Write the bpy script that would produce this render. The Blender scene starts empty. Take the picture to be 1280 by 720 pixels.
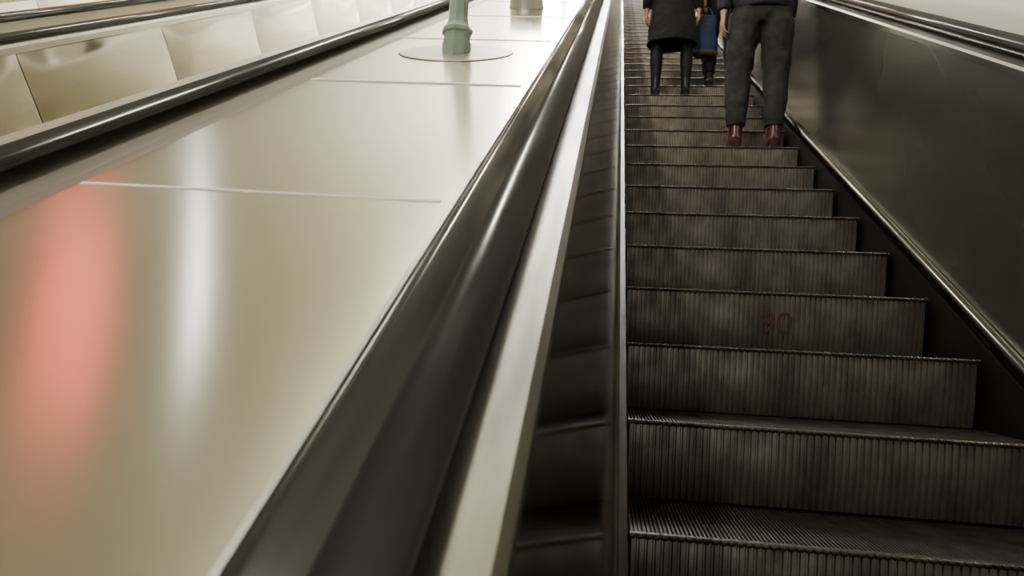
import bpy, bmesh, math, random
from mathutils import Vector, Matrix
random.seed(4)
scene = bpy.context.scene
COL = scene.collection
O = Vector((0, 0, 3.0))
INC = Matrix.Translation(O) @ Matrix.Rotation(math.radians(30), 4, 'X')
F = 900.0

# ------------------------------------------------------------ materials
def pm(name, c1, c2=None, metal=0.0, rough=0.5, rvar=0.0, scale=(4, 4, 4), nscale=1.0, bump=0.0, coat=0.0,
       emit=None, estr=0.0, lo=0.35, hi=0.65, aniso=0.0, detail=4, ior=1.5):
    m = bpy.data.materials.new(name); m.use_nodes = True
    nt = m.node_tree; N = nt.nodes; L = nt.links
    b = N['Principled BSDF']
    tc = N.new('ShaderNodeTexCoord'); mp = N.new('ShaderNodeMapping'); nz = N.new('ShaderNodeTexNoise')
    mp.inputs['Scale'].default_value = scale
    nz.inputs['Scale'].default_value = nscale; nz.inputs['Detail'].default_value = detail
    L.new(tc.outputs['Object'], mp.inputs['Vector']); L.new(mp.outputs[0], nz.inputs['Vector'])
    cr = N.new('ShaderNodeValToRGB')
    c2 = c2 or tuple(x * 0.85 for x in c1)
    cr.color_ramp.elements[0].position = lo; cr.color_ramp.elements[1].position = hi
    cr.color_ramp.elements[0].color = (*c1, 1); cr.color_ramp.elements[1].color = (*c2, 1)
    L.new(nz.outputs['Fac'], cr.inputs['Fac']); L.new(cr.outputs['Color'], b.inputs['Base Color'])
    b.inputs['Metallic'].default_value = metal
    b.inputs['IOR'].default_value = ior
    if rvar:
        mr = N.new('ShaderNodeMapRange'); mr.inputs['To Min'].default_value = rough - rvar
        mr.inputs['To Max'].default_value = rough + rvar; mr.inputs['From Min'].default_value = .3; mr.inputs['From Max'].default_value = .7
        L.new(nz.outputs['Fac'], mr.inputs['Value']); L.new(mr.outputs[0], b.inputs['Roughness'])
    else:
        b.inputs['Roughness'].default_value = rough
    if bump:
        bp = N.new('ShaderNodeBump'); bp.inputs['Strength'].default_value = bump; bp.inputs['Distance'].default_value = 0.01
        L.new(nz.outputs['Fac'], bp.inputs['Height']); L.new(bp.outputs[0], b.inputs['Normal'])
    b.inputs['Coat Weight'].default_value = coat
    b.inputs['Coat Roughness'].default_value = .08
    if aniso:
        # sheet metal brushed across its length: highlights stretch along the incline
        b.inputs['Anisotropic'].default_value = aniso
        cv = N.new('ShaderNodeCombineXYZ')
        cv.inputs[0].default_value = 0; cv.inputs[1].default_value = math.cos(math.radians(30)); cv.inputs[2].default_value = .5
        L.new(cv.outputs[0], b.inputs['Tangent'])
    if emit:
        b.inputs['Emission Color'].default_value = (*emit, 1); b.inputs['Emission Strength'].default_value = estr
    return m

M_deck = pm('deck_enamel', (.60, .575, .44), (.52, .50, .38), metal=.94, rough=.21, rvar=.03, scale=(3, .3, 3), detail=1, aniso=.74)
M_joint = pm('joint_bright_metal', (.95, .93, .86), (.85, .83, .76), rough=.3)
M_trim = pm('polished_edge_steel', (.80, .80, .76), (.68, .68, .65), metal=1, rough=.2, rvar=.04, scale=(20, 1, 20), detail=1)
M_bronze = pm('polished_bevel_steel', (.55, .54, .50), (.22, .215, .20), metal=1, rough=.15, rvar=.06, scale=(14, 1.4, 14), detail=2)
M_grey = pm('grey_edge_steel', (.26, .255, .23), (.12, .118, .105), metal=1, rough=.2, rvar=.05, scale=(8, 1.0, 8), detail=2)
M_satin = pm('satin_bevel_metal', (.30, .28, .225), (.23, .215, .175), metal=.4, rough=.36, rvar=.05, scale=(8, .6, 8), detail=1)
M_rubber = pm('handrail_rubber', (.018, .018, .018), (.042, .041, .039), rough=.2, rvar=.06, scale=(30, 2.5, 30), coat=1.0, detail=2, ior=1.9)
M_cap = pm('satin_cap_steel', (.215, .205, .165), (.12, .115, .09), metal=.75, rough=.44, rvar=.06, scale=(25, 2.5, 25), detail=4)
M_inner = pm('dark_inner_steel', (.28, .25, .22), (.20, .18, .16), metal=1, rough=.12, rvar=.04, scale=(3, .8, 3), nscale=2)
M_inner2 = pm('brushed_inner_steel', (.34, .35, .30), (.25, .26, .22), metal=.92, rough=.26, rvar=.05, scale=(1, .5, 1), nscale=1.5, detail=2, aniso=.3)
M_light = pm('light_panel_steel', (.64, .62, .54), (.56, .54, .47), metal=1, rough=.12, rvar=.04, scale=(1, 1, 1), nscale=1, detail=1)
M_skirt = pm('skirt_dark_steel', (.05, .046, .04), (.03, .027, .024), metal=.8, rough=.4, rvar=.1, scale=(3, 1, 3))
M_seam = pm('dark_seam', (.03, .028, .025), rough=.7)
M_seam2 = pm('grey_seam', (.16, .15, .13), rough=.5, metal=.5)
M_riser = pm('step_riser_aluminium', (.38, .345, .29), (.17, .148, .13), metal=.75, rough=.38, rvar=.08, scale=(4, 4, 3), nscale=2.5, lo=.3, hi=.7)
M_tread = pm('step_tread_aluminium', (.07, .062, .054), (.035, .031, .027), metal=.7, rough=.5, rvar=.1, scale=(3, 3, 3), nscale=4)
M_nose = pm('step_nosing_metal', (.15, .135, .115), (.045, .04, .035), metal=.75, rough=.36, rvar=.1, scale=(6, 4, 4))
M_red = pm('red_paint_faded', (.17, .075, .065), (.14, .09, .08), metal=.5, rough=.5, scale=(20, 20, 20))
M_wall = pm('cream_plaster', (.60, .58, .51), (.54, .52, .455), rough=.55, scale=(.6, .6, .6))
M_floor = pm('trench_concrete', (.03, .028, .025), (.018, .017, .015), rough=.85, scale=(2, 2, 2), bump=.2)
M_green = pm('green_post_paint', (.38, .49, .42), (.32, .42, .36), rough=.35, scale=(15, 15, 15), bump=.05)
M_plate = pm('beige_plate_paint', (.34, .325, .265), (.29, .275, .225), metal=.3, rough=.35, scale=(3, 3, 3), detail=1)
M_drum = pm('drum_brushed_steel', (.75, .73, .67), (.62, .60, .55), metal=.9, rough=.3, scale=(20, 20, 1))
M_glow = pm('lamp_opal_glass', (.9, .87, .8), rough=.3, emit=(1, .92, .77), estr=62)
M_tube = pm('lamp_tube_glass', (.9, .9, .85), rough=.3, emit=(1, .955, .79), estr=62)
M_glare_light = pm('added_glare_glow', (.9, .9, .9), rough=.3, emit=(1, .98, .94), estr=110)  # emission of the added panels that whiten the far end of the deck
M_glare_panel = pm('landing_glare_glow', (.9, .9, .9), rough=.3, emit=(1, .98, .97), estr=150)  # glow of the added end panel, set strong for glare on the deck
M_red_streak = pm('red_streak_glow', (.75, .10, .08), (.65, .08, .06), rough=.4, scale=(2, 2, 2), emit=(1, .20, .14), estr=3.4)  # glows so that its red reflection streaks the deck
M_white_streak = pm('white_streak_glow', (.85, .85, .84), rough=.4, emit=(.95, .97, 1), estr=22)  # glows so that a narrow white reflection streaks the deck
M_skin = pm('skin', (.62, .35, .25), (.55, .30, .21), rough=.5, scale=(12, 12, 12))
M_trous = pm('charcoal_trouser_cloth', (.032, .032, .031), (.020, .020, .020), rough=.85, scale=(9, 9, 4), nscale=1.5, bump=.3)
M_navy = pm('navy_jacket_cloth', (.008, .011, .022), (.005, .007, .014), rough=.75, scale=(10, 10, 10), bump=.2)
M_black = pm('black_coat_cloth', (.0035, .0035, .004), (.006, .006, .006), rough=.85, scale=(10, 10, 10), bump=.2)
M_tights = pm('black_tights', (.004, .004, .005), rough=.7)
M_shoe = pm('oxblood_leather', (.11, .024, .018), (.065, .013, .010), rough=.3, scale=(14, 14, 14), coat=.3)
M_sole = pm('dark_shoe_sole', (.02, .017, .015), rough=.8)
M_bshoe = pm('black_leather', (.01, .01, .01), rough=.4)
M_hair = pm('brown_hair', (.05, .03, .018), (.03, .018, .01), rough=.6, scale=(60, 60, 8), bump=.5)
M_blue = pm('blue_bag_fabric', (.008, .035, .12), (.006, .024, .085), rough=.6, scale=(12, 12, 12), bump=.2)
M_tan = pm('tan_leather', (.12, .085, .035), (.08, .055, .025), rough=.5)
M_eye = pm('eye_white', (.8, .8, .78), rough=.2)

# ------------------------------------------------------------ helpers
def add(name, me, mat=None, parent=None, mw=None, label=None, cat=None, kind=None, group=None):
    o = bpy.data.objects.new(name, me)
    COL.objects.link(o)
    if mat and me is not None and len(me.materials) == 0: me.materials.append(mat)
    if parent: o.parent = parent
    if mw is not None: o.matrix_basis = mw
    if label: o['label'] = label
    if cat: o['category'] = cat
    if kind: o['kind'] = kind
    if group: o['group'] = group
    return o

def prof_mesh(name, prof, u0, u1, smooth=False, cuts=1):
    bm = bmesh.new(); rings = []
    for i in range(cuts + 1):
        u = u0 + (u1 - u0) * i / cuts
        rings.append([bm.verts.new((x, u, n)) for x, n in prof])
    k = len(prof)
    for a, b in zip(rings, rings[1:]):
        for j in range(k):
            bm.faces.new((a[j], a[(j + 1) % k], b[(j + 1) % k], b[j]))
    bm.faces.new(rings[0]); bm.faces.new(rings[-1][::-1])
    bmesh.ops.recalc_face_normals(bm, faces=bm.faces)
    if smooth:
        for f in bm.faces: f.smooth = len(f.verts) == 4
    me = bpy.data.meshes.new(name); bm.to_mesh(me); bm.free()
    return me

def box_mesh(name, a, b):
    bm = bmesh.new(); bmesh.ops.create_cube(bm, size=1)
    a = Vector(a); b = Vector(b)
    for v in bm.verts:
        v.co = Vector([(a[i] + b[i]) / 2 + v.co[i] * (b[i] - a[i]) for i in range(3)])
    me = bpy.data.meshes.new(name); bm.to_mesh(me); bm.free(); return me

U0, U1 = -1.2, 30.0
def inc_empty(name, label, cat, group=None):
    return add(name, None, mw=INC, label=label, cat=cat, group=group)

# ------------------------------------------------------------ shell
XC, RV = -1.95, 4.35
def arc(r, a0, a1, n):
    return [(XC + r * math.cos(a0 + (a1 - a0) * i / n), r * math.sin(a0 + (a1 - a0) * i / n)) for i in range(n + 1)]
prof = arc(RV, 0, math.pi, 40) + arc(RV + .2, math.pi, 0, 40)
add('ceiling', prof_mesh('ceiling', prof, -4, 34, True), M_wall, mw=INC, kind='structure')
add('wall_left', box_mesh('wl', (XC - RV - .2, -4, -2.2), (XC - RV, 34, 0)), M_wall, mw=INC, kind='structure')
add('wall_right', box_mesh('wr', (XC + RV, -4, -2.2), (XC + RV + .2, 34, 0)), M_wall, mw=INC, kind='structure')
add('floor', box_mesh('fl', (XC - RV - .2, -4, -2.3), (XC + RV + .2, 34, -2.1)), M_floor, mw=INC, kind='structure')
add('wall_back', box_mesh('wb', (XC - RV - .2, 34, -2.3), (XC + RV + .2, 34.2, RV + .2)), M_wall, mw=INC, kind='structure')
add('glare_panel_1', box_mesh('wn', (XC - 2.2, 33.9, .2), (XC + 3.2, 33.98, 3.2)), M_glare_panel, mw=INC, kind='structure')  # unseen glowing panel added to put glare on the upper deck

# ------------------------------------------------------------ handrails
def superell(xc, nc, w, h, p=2.6, n=28):
    out = []
    for i in range(n):
        t = 2 * math.pi * i / n; c, s = math.cos(t), math.sin(t)
        out.append((xc + w / 2 * math.copysign(abs(c) ** (2 / p), c), nc + h / 2 * math.copysign(abs(s) ** (2 / p), s)))
    return out
def handrail(x0, x1, top, bot, label, p=2.6):
    return add('escalator_handrail', prof_mesh('handrail', superell((x0 + x1) / 2, (top + bot) / 2, x1 - x0, top - bot, p, 40), U0, U1, True),
               M_rubber, mw=INC, label=label, cat='handrail')
handrail(-.192, -.119, -.364, -.404, 'broad glossy black rubber handrail between pale deck and steel capping', 2.2)
handrail(-1.195, -1.10, -.333, -.365, 'black rubber handrail of the neighbouring escalator beside pale deck')
handrail(-2.80, -2.71, -.325, -.375, 'black rubber handrail beyond the row of light steel panels')
handrail(-3.78, -3.69, -.325, -.375, 'black rubber handrail of the third escalator')
handrail(1.375, 1.475, -.338, -.396, 'black rubber handrail above dark brushed steel balustrade')

# ------------------------------------------------------------ balustrades
def part(name, prof, mat, parent, smooth=False, u0=U0, u1=U1, label=None):
    return add(name, prof_mesh(name, prof, u0, u1, smooth), mat, parent=parent, label=label)

b = inc_empty('escalator_balustrade', 'dark mirror-like steel balustrade with pale satin capping beside the steps', 'balustrade')
part('capping', [(-.18, -.412), (-.175, -.408), (-.074, -.404), (-.064, -.414), (-.064, -.435), (-.18, -.435)], M_cap, b)
part('inner_panel', [(-.080, -.436), (-.0655, -.436), (.033, -1.13), (.018, -1.13)], M_inner, b)
part('moulding', superell(.036, -1.137, .016, .022), M_cap, b, True)
part('skirt_panel', [(.02, -1.148), (.064, -1.148), (.064, -1.75), (.04, -1.75), (.04, -1.16), (.02, -1.16)], M_skirt, b)

b = inc_empty('escalator_balustrade', 'dark brushed steel balustrade beside steps under a black handrail', 'balustrade')
part('capping', [(1.30, -.408), (1.31, -.400), (1.40, -.400), (1.40, -.43), (1.30, -.43)], M_trim, b)
part('inner_panel', [(1.305, -.43), (1.318, -.43), (1.305, -1.20), (1.292, -1.20)], M_inner2, b)
part('moulding', superell(1.282, -1.226, .054, .054, 2.0), M_grey, b, True)
part('skirt_panel', [(1.256, -1.254), (1.28, -1.254), (1.28, -1.75), (1.256, -1.75)], M_skirt, b)

def bulged_panel(name, top, bot, parent, mat, t0=.73, pitch=1.12):
    bm = bmesh.new()
    SEG, V = 20, 12
    u = t0 - pitch
    sx = 1 if top[0] < bot[0] else -1
    rnd = random.Random(7)
    while u < U1 - pitch:
        grid = []; ph = rnd.random() * 3; am = .003 + .004 * rnd.random()
        for i in range(SEG + 1):
            f = i / SEG; uu = u + .003 + (pitch - .006) * f
            row = []
            for j in range(V + 1):
                g = j / V
                x = top[0] + (bot[0] - top[0]) * g; n = top[1] + (bot[1] - top[1]) * g
                e = (1 - (2 * f - 1) ** 2)
                bl = .014 * e * (0.3 + .7 * math.sin(math.pi * min(1, g * 1.6))) + am * e * math.sin(4 * f + 7 * g + ph)
                row.append(bm.verts.new((x + sx * bl, uu, n)))
            grid.append(row)
        for i in range(SEG):
            for j in range(V):
                fc = bm.faces.new((grid[i][j], grid[i][j + 1], grid[i + 1][j + 1], grid[i + 1][j])); fc.smooth = True
        u += pitch
    bmesh.ops.recalc_face_normals(bm, faces=bm.faces)
    me = bpy.data.meshes.new(name); bm.to_mesh(me); bm.free()
    return add(name, me, mat, parent=parent)

b = inc_empty('escalator_balustrade', 'steel capping and panel of the neighbouring escalator', 'balustrade')
part('capping', [(-1.28, -.36), (-1.27, -.345), (-1.199, -.345), (-1.199, -.41), (-1.28, -.41)], M_trim, b)
part('inner_panel', [(-1.29, -.41), (-1.275, -.41), (-1.36, -1.15), (-1.375, -1.15)], M_light, b)
b = inc_empty('escalator_balustrade', 'balustrade of light steel panels with dark vertical seams', 'balustrade')
part('capping', [(-2.706, -.36), (-2.64, -.36), (-2.625, -.372), (-2.625, -.40), (-2.706, -.40)], M_trim, b)
part('backing', [(-2.66, -.40), (-2.632, -.40), (-2.552, -1.15), (-2.58, -1.15)], M_seam2, b)
bulged_panel('inner_panel', (-2.622, -.40), (-2.545, -1.15), b, M_light)
b = inc_empty('escalator_balustrade', 'near balustrade of the third escalator with satin capping', 'balustrade')
part('capping', [(-3.88, -.375), (-3.87, -.36), (-3.784, -.36), (-3.784, -.41), (-3.88, -.41)], M_cap, b)
part('inner_panel', [(-3.88, -.41), (-3.865, -.41), (-3.95, -1.15), (-3.965, -1.15)], M_light, b)
b = inc_empty('escalator_balustrade', 'far balustrade of the third escalator in light steel', 'balustrade')
part('backing', [(-5.25, -.38), (-5.232, -.38), (-5.152, -1.15), (-5.18, -1.15)], M_seam2, b)
bulged_panel('inner_panel', (-5.222, -.38), (-5.145, -1.15), b, M_light)
part('capping', [(-6.29, -.33), (-5.23, -.35), (-5.21, -.36), (-5.21, -.38), (-6.29, -.38)], M_deck, b)

# ------------------------------------------------------------ decks
d = inc_empty('balustrade_deck', 'glossy cream metal deck with raised joints between two escalators', 'deck')
part('deck_plate', [(-.99, -.392), (-.279, -.4105), (-.279, -.43), (-.99, -.43)], M_deck, d)
part('edge_trim', [(-.2785, -.4095), (-.271, -.4095), (-.2675, -.415), (-.2675, -.43), (-.2785, -.43)], M_trim, d)
bp_ = [(-.267 + .075 * math.sin(t), -.440 + .026 * math.cos(t)) for t in [math.pi / 2 * i / 10 for i in range(11)]]
part('bevel', bp_ + [(-.192, -.46), (-.267, -.46)], M_bronze, d, True, label='polished rounded steel bevel')
part('bevel', [(-.991, -.393), (-1.04, -.396), (-1.175, -.380), (-1.175, -.46), (-.991, -.46)], M_satin, d, label='satin beige metal bevel')
u = 1.182
while u < 20:
    bm = bmesh.new(); bmesh.ops.create_cube(bm, size=1)
    for v in bm.verts:
        x = -.988 if v.co.x < 0 else -.298
        n = -.392 if x < -.5 else -.41
        top = v.co.z > 0
        hw = .008 if u < 2 else .016
        v.co = Vector((x, u + v.co.y * (hw if top else hw + .004), n + (.002 if u < 2 else .0035) * (1 if top else 0)))
    me = bpy.data.meshes.new('joint_strip'); bm.to_mesh(me); bm.free()
    add('joint_strip', me, M_joint, parent=d)
    u += 1.125
d = inc_empty('balustrade_deck', 'cream metal deck beside the third escalator', 'deck')
part('deck_plate', [(-3.62, -.37), (-2.86, -.37), (-2.86, -.40), (-3.62, -.40)], M_deck, d)
part('bevel', [(-2.86, -.371), (-2.82, -.39), (-2.735, -.39), (-2.735, -.42), (-2.86, -.42)], M_grey, d)
part('bevel', [(-3.62, -.371), (-3.66, -.39), (-3.735, -.39), (-3.735, -.42), (-3.62, -.42)], M_grey, d)
d = inc_empty('balustrade_deck', 'cream metal deck along the tunnel wall above a handrail', 'deck')
part('bevel', [(1.445, -.43), (1.49, -.385), (1.529, -.381), (1.529, -.46), (1.445, -.46)], M_satin, d)
part('deck_plate', [(1.53, -.383), (2.39, -.34), (2.39, -.40), (1.53, -.40)], M_deck, d)

# ------------------------------------------------------------ steps
SW = 1.168; SX = .0770 + SW / 2
def rib_profile(w, pitch, frac):
    n = int(round(w / pitch)); p = w / n; out = []
    for i in range(n):
        x = -w / 2 + i * p
        out += [(x + .0004, 1), (x + p * frac, 1), (x + p * (frac + .12), 0), (x + p * .9, 0)]
    return out
def riser_mesh():
    bm = bmesh.new(); xs = rib_profile(SW - .01, .0195, .55); rows = []
    rnd = random.Random(3)
    wear = {}
    for j in range(9):
        t = j / 8; z = -.012 - t * .218
        y0 = .005 + .023 * t ** 1.6
        row = []
        for i, (x, h) in enumerate(xs):
            w = wear.setdefault(i // 4, rnd.random() * .0018)
            row.append(bm.verts.new((x, y0 + (w if h else .0055), z)))
        rows.append(row)
    for a, b_ in zip(rows, rows[1:]):
        for i in range(len(xs) - 1):
            bm.faces.new((a[i], b_[i], b_[i + 1], a[i + 1]))
    bmesh.ops.recalc_face_normals(bm, faces=bm.faces)
    me = bpy.data.meshes.new('riser'); bm.to_mesh(me); bm.free(); me.materials.append(M_riser); return me
def tread_mesh():
    bm = bmesh.new(); xs = rib_profile(SW - .004, .0104, .45)
    pr = [(x, -.001 if h else -.008) for x, h in xs]
    pr2 = [(SW / 2 - .002, -.03), (-SW / 2 + .002, -.03)]
    allp = pr + pr2; r = []
    for y in (.02, .403):
        r.append([bm.verts.new((x, y, z)) for x, z in allp])
    k = len(allp)
    for j in range(k):
        bm.faces.new((r[0][j], r[0][(j + 1) % k], r[1][(j + 1) % k], r[1][j]))
    bmesh.ops.recalc_face_normals(bm, faces=bm.faces)
    me = bpy.data.meshes.new('tread'); bm.to_mesh(me); bm.free(); me.materials.append(M_tread); return me
def nosing_mesh():
    # rounded nosing whose front edge is notched in time with the riser ribs
    bm = bmesh.new()
    pr = [(-.002, -.003), (.002, .0), (.02, 0), (.02, -.012), (.004, -.014), (-.001, -.012), (-.003, -.007)]
    xs = rib_profile(SW, .0195, .6); xs = [(-SW / 2, 1)] + xs[1:] + [(SW / 2, 1)]
    rings = [[bm.verts.new((x, y if (h or y > .01) else y + .0035, z if (h or y > .01) else z * .85)) for y, z in pr] for x, h in xs]
    k = len(pr)
    for r0, r1 in zip(rings, rings[1:]):
        for j in range(k): bm.faces.new((r0[j], r0[(j + 1) % k], r1[(j + 1) % k], r1[j]))
    bm.faces.new(rings[0]); bm.faces.new(rings[-1][::-1])
    bmesh.ops.recalc_face_normals(bm, faces=bm.faces)
    me = bpy.data.meshes.new('nosing'); bm.to_mesh(me); bm.free(); me.materials.append(M_nose); return me
RM, TM, NM = riser_mesh(), tread_mesh(), nosing_mesh()
D0 = 2.60; Z0 = 0.012
RISE = .4 * math.tan(math.radians(30))
def step_pos(k): return O + Vector((SX, D0 + .4 * k, Z0 + RISE * k))
base = None
for k in range(-5, 46):
    if base is None:
        base = add('escalator_step', None, mw=Matrix.Translation(step_pos(k)), label='dark metal escalator step with ribbed riser and grooved tread',
                   cat='escalator step', group='escalator steps')
        parts = [add('riser', RM, parent=base), add('tread', TM, parent=base), add('nosing', NM, parent=base)]
        st = base
    else:
        st = base.copy(); COL.objects.link(st); st.matrix_basis = Matrix.Translation(step_pos(k))
        for p in parts:
            q = p.copy(); q.parent = st; COL.objects.link(q)
    if k == 1:
        st['label'] = 'dark metal escalator step with faded red number on riser'
        cu = bpy.data.curves.new('number_curve', 'FONT'); cu.body = '90'; cu.size = .13; cu.align_x = 'CENTER'; cu.extrude = .0008
        tmp = bpy.data.objects.new('tmp', cu); COL.objects.link(tmp)
        bpy.context.view_layer.update()
        me = bpy.data.meshes.new_from_object(tmp.evaluated_get(bpy.context.evaluated_depsgraph_get()))
        bpy.data.objects.remove(tmp); bpy.data.curves.remove(cu)
        me.materials.clear()
        add('number_marking', me, M_red, parent=st, mw=Matrix.Translation((.016, .0158, -.165)) @ Matrix.Rotation(math.radians(96), 4, 'X'))

# ------------------------------------------------------------ lamp post on the deck
def lathe(name, pr, n=24, smooth=True):
    bm = bmesh.new(); rings = []
    for r, z in pr:
        rings.append([bm.verts.new((r * math.cos(2 * math.pi * i / n), r * math.sin(2 * math.pi * i / n), z)) for i in range(n)])
    for a, b_ in zip(rings, rings[1:]):
        for i in range(n):
            f = bm.faces.new((a[i], a[(i + 1) % n], b_[(i + 1) % n], b_[i])); f.smooth = smooth
    bm.faces.new(rings[0][::-1]); bm.faces.new(rings[-1])
    bmesh.ops.recalc_face_normals(bm, faces=bm.faces)
    me = bpy.data.meshes.new(name); bm.to_mesh(me); bm.free(); return me
def deckpt(x, u): return INC @ Vector((x, u, -.4105 + .0185 * (-.279 - x) / .711))
ROTI = Matrix.Rotation(math.radians(30), 4, 'X') @ Matrix.Rotation(math.radians(1.5), 4, 'Y')
POSTM = lathe('post', [(.060, -.03), (.060, .04), (.055, .045), (.055, .075), (.064, .08), (.064, .095), (.052, .105), (.045, .12), (.040, .15), (.038, 1.75), (.055, 1.76), (.055, 1.80)], 8, smooth=False)
# cut the foot of the post to the slope of the deck
for v in POSTM.vertices:
    if v.co.z < -.02: v.co.z = .006 + v.co.y * math.tan(math.radians(30))
GLM = lathe('globe', [(.05, 1.80)] + [(.17 * math.sin(a), 1.96 - .17 * math.cos(a)) for a in [math.radians(t) for t in range(20, 180, 20)]], 16)
PLM = lathe('base_plate', [(.227, .0015), (.227, .003), (.224, .0045), (.001, .0045)], 48, smooth=False)
GSK = lathe('base_gasket', [(.232, .0003), (.232, .0015), (.001, .0015)], 48, smooth=False)
def lamp_post(u):
    p = deckpt(-.65, u)
    e = add('lamp_post', None, mw=Matrix.Translation(p), label='grey-green painted metal lamp post on round base plate on deck', cat='lamp post', group='deck lamp posts')
    add('base_plate', PLM, M_plate, parent=e, mw=ROTI)
    add('base_gasket', GSK, M_seam, parent=e, mw=ROTI)
    add('post', POSTM, M_green, parent=e)
    add('lamp_globe', GLM, M_glow, parent=e)
lamp_post(2.99); lamp_post(9.0); lamp_post(15.0)
def drum(u):
    p = deckpt(-.62, u)
    e = add('uplighter', None, mw=Matrix.Translation(p) @ ROTI, label='squat brushed steel drum uplighter on cream deck', cat='uplighter')
    add('drum_body', lathe('drum', [(.118, .001), (.118, .01), (.112, .02), (.112, .27), (.122, .28), (.122, .31), (.11, .31), (.11, .30), (.001, .30)], 32), M_drum, parent=e)
drum(5.15)

# ------------------------------------------------------------ ceiling lamps, added glare lights & streak panels
tube_me = None
for i in range(8):
    u = .8 + 2.6 * i
    e = add('ceiling_lamp', None, mw=INC @ Matrix.Translation((XC, u, RV - .06)), label='linear ceiling lamp with opal cover on cream vault', cat='ceiling lamp', group='ceiling lamps')
    if tube_me is None:
        hm = box_mesh('lamp_housing', (-.16, -.7, 0), (.16, .7, .05)); tube_me = box_mesh('lamp_cover', (-.14, -.68, -.05), (.14, .68, 0))
    add('lamp_housing', hm, M_cap, parent=e); add('lamp_cover', tube_me, M_tube, parent=e)
hh = box_mesh('glare_light_housing', (-1.1, -1.2, 0), (1.1, 1.2, .05)); hc = box_mesh('glare_light_cover', (-1.05, -1.15, -.05), (1.05, 1.15, 0))
for i in range(5):  # unseen broad light panels, added for white glare along the far deck
    e = add('glare_light', None, mw=INC @ Matrix.Translation((XC, 21.4 + 2.6 * i, RV - .2)), label='broad white light panel added near upper landing for deck glare', cat='ceiling lamp', group='added glare lights')
    add('lamp_housing', hh, M_cap, parent=e); add('lamp_cover', hc, M_glare_light, parent=e)
def streak_panel(u, n, w, h, mat, label, tilt=0):  # unseen glowing panel, shaped and tilted for its reflected streak on the deck
    a = math.asin(n / RV); rr = RV - .16; x = XC - rr * math.cos(a)
    m = INC @ Matrix.Translation((x, u, rr * math.sin(a))) @ Matrix.Rotation(a, 4, 'Y') @ Matrix.Rotation(math.radians(tilt), 4, 'X')
    e = add('streak_lightbox', None, mw=m, label=label, cat='lightbox')
    add('frame', box_mesh('frame', (-.02, -w / 2 - .04, -h / 2 - .04), (.0, w / 2 + .04, h / 2 + .04)), M_seam, parent=e)
    add('print', box_mesh('print', (.0, -w / 2, -h / 2), (.01, w / 2, h / 2)), mat, parent=e)  # plain glowing face that the deck mirrors
streak_panel(5.75, 2.80, 2.1, .66, M_red_streak, 'added red lightbox in dark frame, tilted for streak on deck', -30)
streak_panel(7.5, 3.12, 2.3, .11, M_white_streak, 'added narrow white lightbox in dark frame for streak on deck', -31)

# ------------------------------------------------------------ people
def tube(bm, pts, n=14):
    P = [Vector(p[0]) for p in pts]; rings = []
    for i, (p, rx, ry) in enumerate(pts):
        t = (P[min(i + 1, len(P) - 1)] - P[max(i - 1, 0)]).normalized()
        ax = Vector((1, 0, 0)) if abs(t.x) < .85 else Vector((0, 1, 0))
        s = (ax - t * ax.dot(t)).normalized(); q = t.cross(s)
        rings.append([bm.verts.new(P[i] + s * rx * math.cos(2 * math.pi * j / n) + q * ry * math.sin(2 * math.pi * j / n)) for j in range(n)])
    for a, b_ in zip(rings, rings[1:]):
        for j in range(n): bm.faces.new((a[j], a[(j + 1) % n], b_[(j + 1) % n], b_[j]))
    bm.faces.new(rings[0][::-1]); bm.faces.new(rings[-1])
def ell(bm, c, r):
    bmesh.ops.create_icosphere(bm, subdivisions=3, radius=1, matrix=Matrix.Translation(c) @ Matrix.Diagonal((*r, 1)))
LEAN = [0.0]
def lean(bm):
    for v in bm.verts: v.co.x += LEAN[0] * v.co.z
def skinobj(name, bm, mat, parent, vox, sm=4, disp=0, dsize=.12, mw=None, **kw):
    lean(bm)
    bmesh.ops.recalc_face_normals(bm, faces=bm.faces)
    me = bpy.data.meshes.new(name); bm.to_mesh(me); bm.free()
    o = add(name, me, mat, parent=parent, mw=mw, **kw)
    r = o.modifiers.new('r', 'REMESH'); r.mode = 'VOXEL'; r.voxel_size = vox; r.use_smooth_shade = True
    s = o.modifiers.new('s', 'SMOOTH'); s.iterations = sm; s.factor = .5
    if disp:
        tx = bpy.data.textures.new('folds', 'CLOUDS'); tx.noise_scale = dsize
        dm = o.modifiers.new('d', 'DISPLACE'); dm.texture = tx; dm.strength = disp; dm.mid_level = .5; dm.texture_coords = 'LOCAL'
    return o
def hand(bm, w, side, fwd=Vector((0, 1, 0))):
    w = Vector(w); dn = Vector((0, .12, -1)).normalized(); inx = Vector((-side, 0, 0))
    tube(bm, [(w + Vector((0, 0, .02)), .022, .028), (w + dn * .03, .016, .036), (w + dn * .07, .016, .042), (w + dn * .095, .013, .038)], 12)
    for i, (yo, ln) in enumerate([(.030, .070), (.010, .080), (-.010, .074), (-.029, .058)]):
        a = w + dn * .085 + fwd * yo
        b1 = a + dn * ln * .5 + inx * .006; c = b1 + dn * ln * .32 + inx * .016; e = c + dn * ln * .15 + inx * .018
        tube(bm, [(a, .009, .009), (b1, .0085, .0085), (c, .0078, .0078), (e, .006, .006)], 8)
    a = w + dn * .03 + fwd * .034
    tube(bm, [(a, .012, .012), (a + dn * .03 + fwd * .022 + inx * .012, .0105, .0105), (a + dn * .058 + fwd * .028 + inx * .02, .008, .008)], 8)

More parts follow.
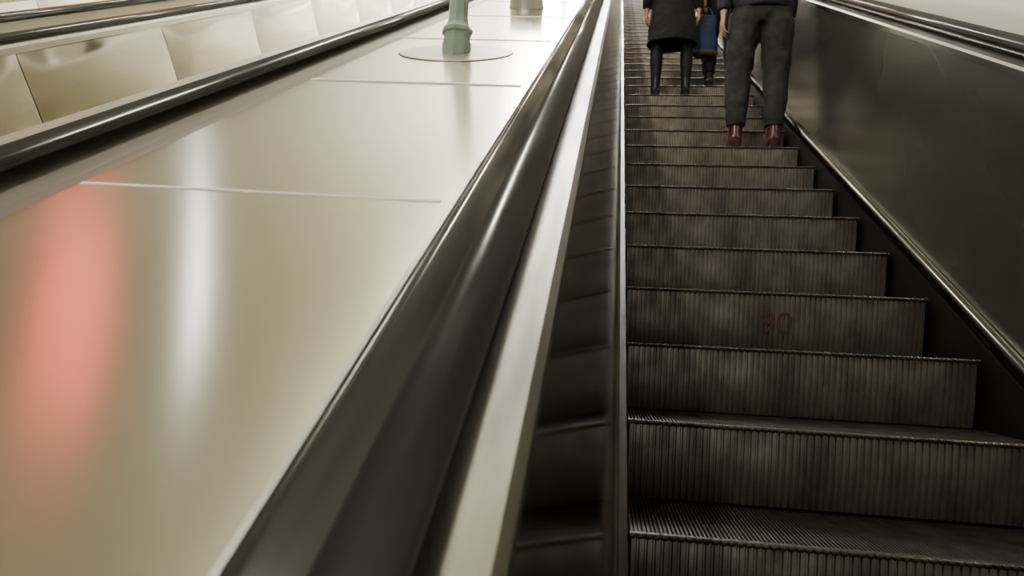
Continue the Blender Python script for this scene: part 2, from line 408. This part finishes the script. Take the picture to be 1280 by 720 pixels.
def person(pos, s, legx, label, style, mats, arm_l=None, arm_r=None, rotz=0.0, ln=0.0, hands=None):
    LEAN[0] = ln
    T = Matrix.Translation(pos) @ Matrix.Rotation(rotz, 4, 'Z') @ Matrix.Scale(s, 4)
    arm_l = arm_l or [(-.19, 0, 1.43), (-.245, -.03, 1.14), (-.255, .03, .90)]
    arm_r = arm_r or [(.19, 0, 1.43), (.245, -.03, 1.14), (.255, .03, .90)]
    bm = bmesh.new()
    for sx in (-1, 1):
        tube(bm, [((sx * .085, 0, .95), .08, .085), ((sx * (.085 + legx) / 2, .0, .72), .068, .072), ((sx * legx, .012, .5), .048, .052),
                  ((sx * legx, -.012, .36), .048, .054), ((sx * legx, -.015, .1), .031, .036), ((sx * legx, -.01, .045), .032, .038)])
        tube(bm, [((sx * legx, -.045, .04), .03, .03), ((sx * legx, .05, .04), .035, .03), ((sx * legx, .14, .03), .038, .02), ((sx * legx, .18, .028), .03, .015)])
    tube(bm, [((0, 0, .86), .10, .08), ((0, 0, .93), .155, .105), ((0, 0, 1.08), .135, .095), ((0, 0, 1.28), .16, .11), ((0, 0, 1.42), .17, .09),
              ((0, 0, 1.48), .11, .07), ((0, .0, 1.52), .058, .058), ((0, .01, 1.62), .054, .058)], 20)
    ell(bm, (0, .015, 1.69), (.074, .092, .112)); ell(bm, (0, .055, 1.635), (.045, .05, .045))
    tube(bm, [((0, .098, 1.715), .007, .007), ((0, .115, 1.685), .012, .012), ((0, .110, 1.668), .015, .012)], 8)
    tube(bm, [((-.02, .096, 1.637), .006, .006), ((0, .103, 1.637), .008, .008), ((.02, .096, 1.637), .006, .006)], 8)
    for sx in (-1, 1):
        ell(bm, (sx * .077, .0, 1.685), (.010, .02, .032))
        ell(bm, (sx * .03, .088, 1.73), (.024, .012, .008))
    for arm, sx in ((arm_l, -1), (arm_r, 1)):
        a, e, w = [Vector(v) for v in arm]
        tube(bm, [(a, .05, .05), ((a + e) / 2, .045, .047), (e, .037, .039), (e.lerp(w, .4), .035, .037), (w, .024, .028)])
        hand(bm, w, sx)
    body = skinobj('person', bm, M_skin, None, .0065, 3, mw=T, label=label, cat='person')
    for sx in (-1, 1):
        bm = bmesh.new(); ell(bm, (sx * .03, .094, 1.708), (.013, .010, .009)); lean(bm)
        me = bpy.data.meshes.new('eye'); bm.to_mesh(me); bm.free(); add('eye', me, M_eye, parent=body)
    bm = bmesh.new(); ell(bm, (0, -.012, 1.722), (.083, .095, .098)); ell(bm, (0, -.045, 1.66), (.07, .06, .08))
    if style == 'coat': ell(bm, (0, -.06, 1.56), (.085, .05, .13))
    skinobj('hair', bm, M_hair, body, .009, 3, .008, .03)
    for sx in (-1, 1):
        bm = bmesh.new(); x = sx * legx
        tube(bm, [((x, -.012, .20), .047, .056), ((x, -.012, .10), .046, .058), ((x, -.005, .05), .046, .065)], 16)
        tube(bm, [((x, -.072, .045), .030, .034), ((x, -.055, .05), .042, .044), ((x, .03, .05), .045, .045), ((x, .12, .04), .050, .034), ((x, .19, .035), .042, .025), ((x, .215, .03), .024, .017)], 16)
        sh = skinobj('boot', bm, mats['shoe'], body, .006, 4)
        bm = bmesh.new()
        outl = [(-.078, .022), (-.07, .034), (-.03, .038), (.05, .036), (.12, .048), (.18, .043), (.215, .026), (.222, .01)]
        pts = [(x + w_, y) for y, w_ in outl] + [(x - w_, y) for y, w_ in outl[::-1]]
        lo = [bm.verts.new((px, py, 0)) for px, py in pts]; hi = [bm.verts.new((px, py, .02)) for px, py in pts]
        for j in range(len(pts)): bm.faces.new((lo[j], lo[(j + 1) % len(pts)], hi[(j + 1) % len(pts)], hi[j]))
        bm.faces.new(lo[::-1]); bm.faces.new(hi)
        tube(bm, [((x, -.05, .0), .034, .02), ((x, -.05, .035), .036, .022)], 12)
        lean(bm)
        me = bpy.data.meshes.new('sole'); bm.to_mesh(me); bm.free(); add('sole', me, M_sole, parent=sh)
    bm = bmesh.new(); lx = legx
    for sx in (-1, 1):
        if style == 'coat':
            tube(bm, [((sx * .088, 0, .98), .10, .105), ((sx * (.09 + lx) / 2, 0, .72), .078, .084), ((sx * lx, .012, .5), .060, .064),
                      ((sx * lx, -.012, .36), .062, .068), ((sx * lx, -.015, .2), .048, .054), ((sx * lx, -.012, .12), .046, .052)], 18)
        else:
            tube(bm, [((sx * .088, 0, .98), .11, .12), ((sx * .105, -.01, .86), .112, .125), ((sx * (.11 + lx) / 2, -.0, .72), .102, .108), ((sx * lx, .015, .52), .088, .092),
                      ((sx * lx, -.005, .36), .080, .088), ((sx * lx, -.015, .24), .068, .076), ((sx * lx, -.012, .155), .060, .069)], 18)
    tube(bm, [((0, -.005, .85), .12, .11), ((0, 0, .93), .19, .13), ((0, 0, 1.06), .165, .12)], 20)
    skinobj('trousers' if style != 'coat' else 'tights', bm, mats['legs'], body, .0095, 4, .022 if style != 'coat' else .003, .075)
    bm = bmesh.new()
    if style == 'coat':
        tube(bm, [((0, 0, .53), .250, .19), ((0, 0, .64), .24, .18), ((0, 0, .85), .215, .16), ((0, 0, 1.06), .18, .14), ((0, 0, 1.28), .20, .145), ((0, 0, 1.42), .20, .12), ((0, 0, 1.49), .13, .09), ((0, 0, 1.545), .085, .08)], 26)
    else:
        tube(bm, [((0, 0, .955), .205, .155), ((0, 0, 1.0), .215, .16), ((0, 0, 1.12), .195, .145), ((0, 0, 1.28), .21, .15), ((0, 0, 1.42), .205, .12), ((0, 0, 1.49), .13, .09), ((0, 0, 1.545), .08, .078)], 26)
    for arm in (arm_l, arm_r):
        a, e, w = [Vector(v) for v in arm]
        tube(bm, [(a - Vector((a.x * .25, 0, 0)), .07, .075), (a, .07, .075), ((a + e) / 2, .062, .066), (e, .056, .060), (e.lerp(w, .5), .050, .053), (e.lerp(w, .93), .04, .043)], 16)
    skinobj('coat' if style == 'coat' else 'jacket', bm, mats['top'], body, .0095, 4, .02, .1)
    LEAN[0] = 0.0
    return body

def on_step(k, x, back):
    p = step_pos(k); return Vector((x, p.y + back, p.z))
person(on_step(6, .958, .10), 1.03, .125, 'person in navy jacket, charcoal trousers and oxblood boots, standing', 'jacket',
       dict(shoe=M_shoe, legs=M_trous, top=M_navy), arm_l=[(-.19, 0, 1.43), (-.25, -.06, 1.14), (-.258, -.07, .925)], arm_r=[(.175, 0, 1.43), (.19, -.03, 1.14), (.20, .06, .93)], ln=.034)
person(on_step(10, .50, .10), .95, .145, 'person in long black coat and black tights, standing', 'coat',
       dict(shoe=M_bshoe, legs=M_tights, top=M_black))
PX = 1.0
person(on_step(11, PX, .10), .97, .11, 'person in dark navy clothes carrying a blue bag', 'jacket',
       dict(shoe=M_bshoe, legs=M_navy, top=M_navy), arm_l=[(-.19, 0, 1.43), (-.235, -.06, 1.14), (-.18, -.12, .90)], arm_r=[(.18, 0, 1.42), (.195, -.03, 1.14), (.19, .06, .92)])
hp = on_step(11, PX, .10) + Vector((-.185 * .97, -.21, .775 * .97))
e = add('tote_bag', None, mw=Matrix.Translation(hp + Vector((0, 0, -.50))), label='blue fabric tote bag with tan bottom held in hand', cat='bag')
bm = bmesh.new()
tube(bm, [((0, 0, .0), .10, .06), ((0, 0, .03), .115, .07), ((0, 0, .25), .11, .06), ((0, 0, .38), .105, .03), ((0, 0, .40), .10, .018)], 20)
skinobj('bag_body', bm, M_blue, e, .009, 3, .012, .06)
bm = bmesh.new(); tube(bm, [((0, 0, -.008), .102, .062), ((0, 0, .01), .117, .073), ((0, 0, .035), .120, .075)], 20)
skinobj('bag_base', bm, M_tan, e, .008, 2)
bm = bmesh.new()
tube(bm, [((.07 * math.cos(t), .05 * math.sin(t), .39 + .12 * math.sin(t)), .008, .008) for t in [math.pi * i / 12 for i in range(13)]], 8)
me = bpy.data.meshes.new('bag_handle'); bm.to_mesh(me); bm.free(); add('bag_handle', me, M_blue, parent=e)

# ------------------------------------------------------------ world + camera
w = bpy.data.worlds.new('world'); scene.world = w; w.use_nodes = True
w.node_tree.nodes['Background'].inputs[0].default_value = (1, .95, .86, 1)
w.node_tree.nodes['Background'].inputs[1].default_value = .4

cam = bpy.data.cameras.new('camera'); co = bpy.data.objects.new('camera', cam); COL.objects.link(co)
cam.sensor_width = 36; cam.lens = F / 1280 * 36; cam.clip_start = .02
vp = (778, -75)
Uc = Vector((vp[0] - 640, 360 - vp[1], -F)).normalized()
beta = .042
Xc = Vector((1, -beta, 0)); Xc.z = -(Xc.x * Uc.x + Xc.y * Uc.y) / Uc.z; Xc.normalize()
Nc = Xc.cross(Uc)
C = Matrix((Xc, Uc, Nc)).transposed()
a = math.radians(30)
W = Matrix((Vector((1, 0, 0)), Vector((0, math.cos(a), math.sin(a))), Vector((0, -math.sin(a), math.cos(a))))).transposed()
R = W @ C.transposed()
co.matrix_world = Matrix.Translation(O) @ R.to_4x4()
cam.dof.use_dof = True; cam.dof.focus_distance = 2.6; cam.dof.aperture_fstop = 5.0
scene.camera = co
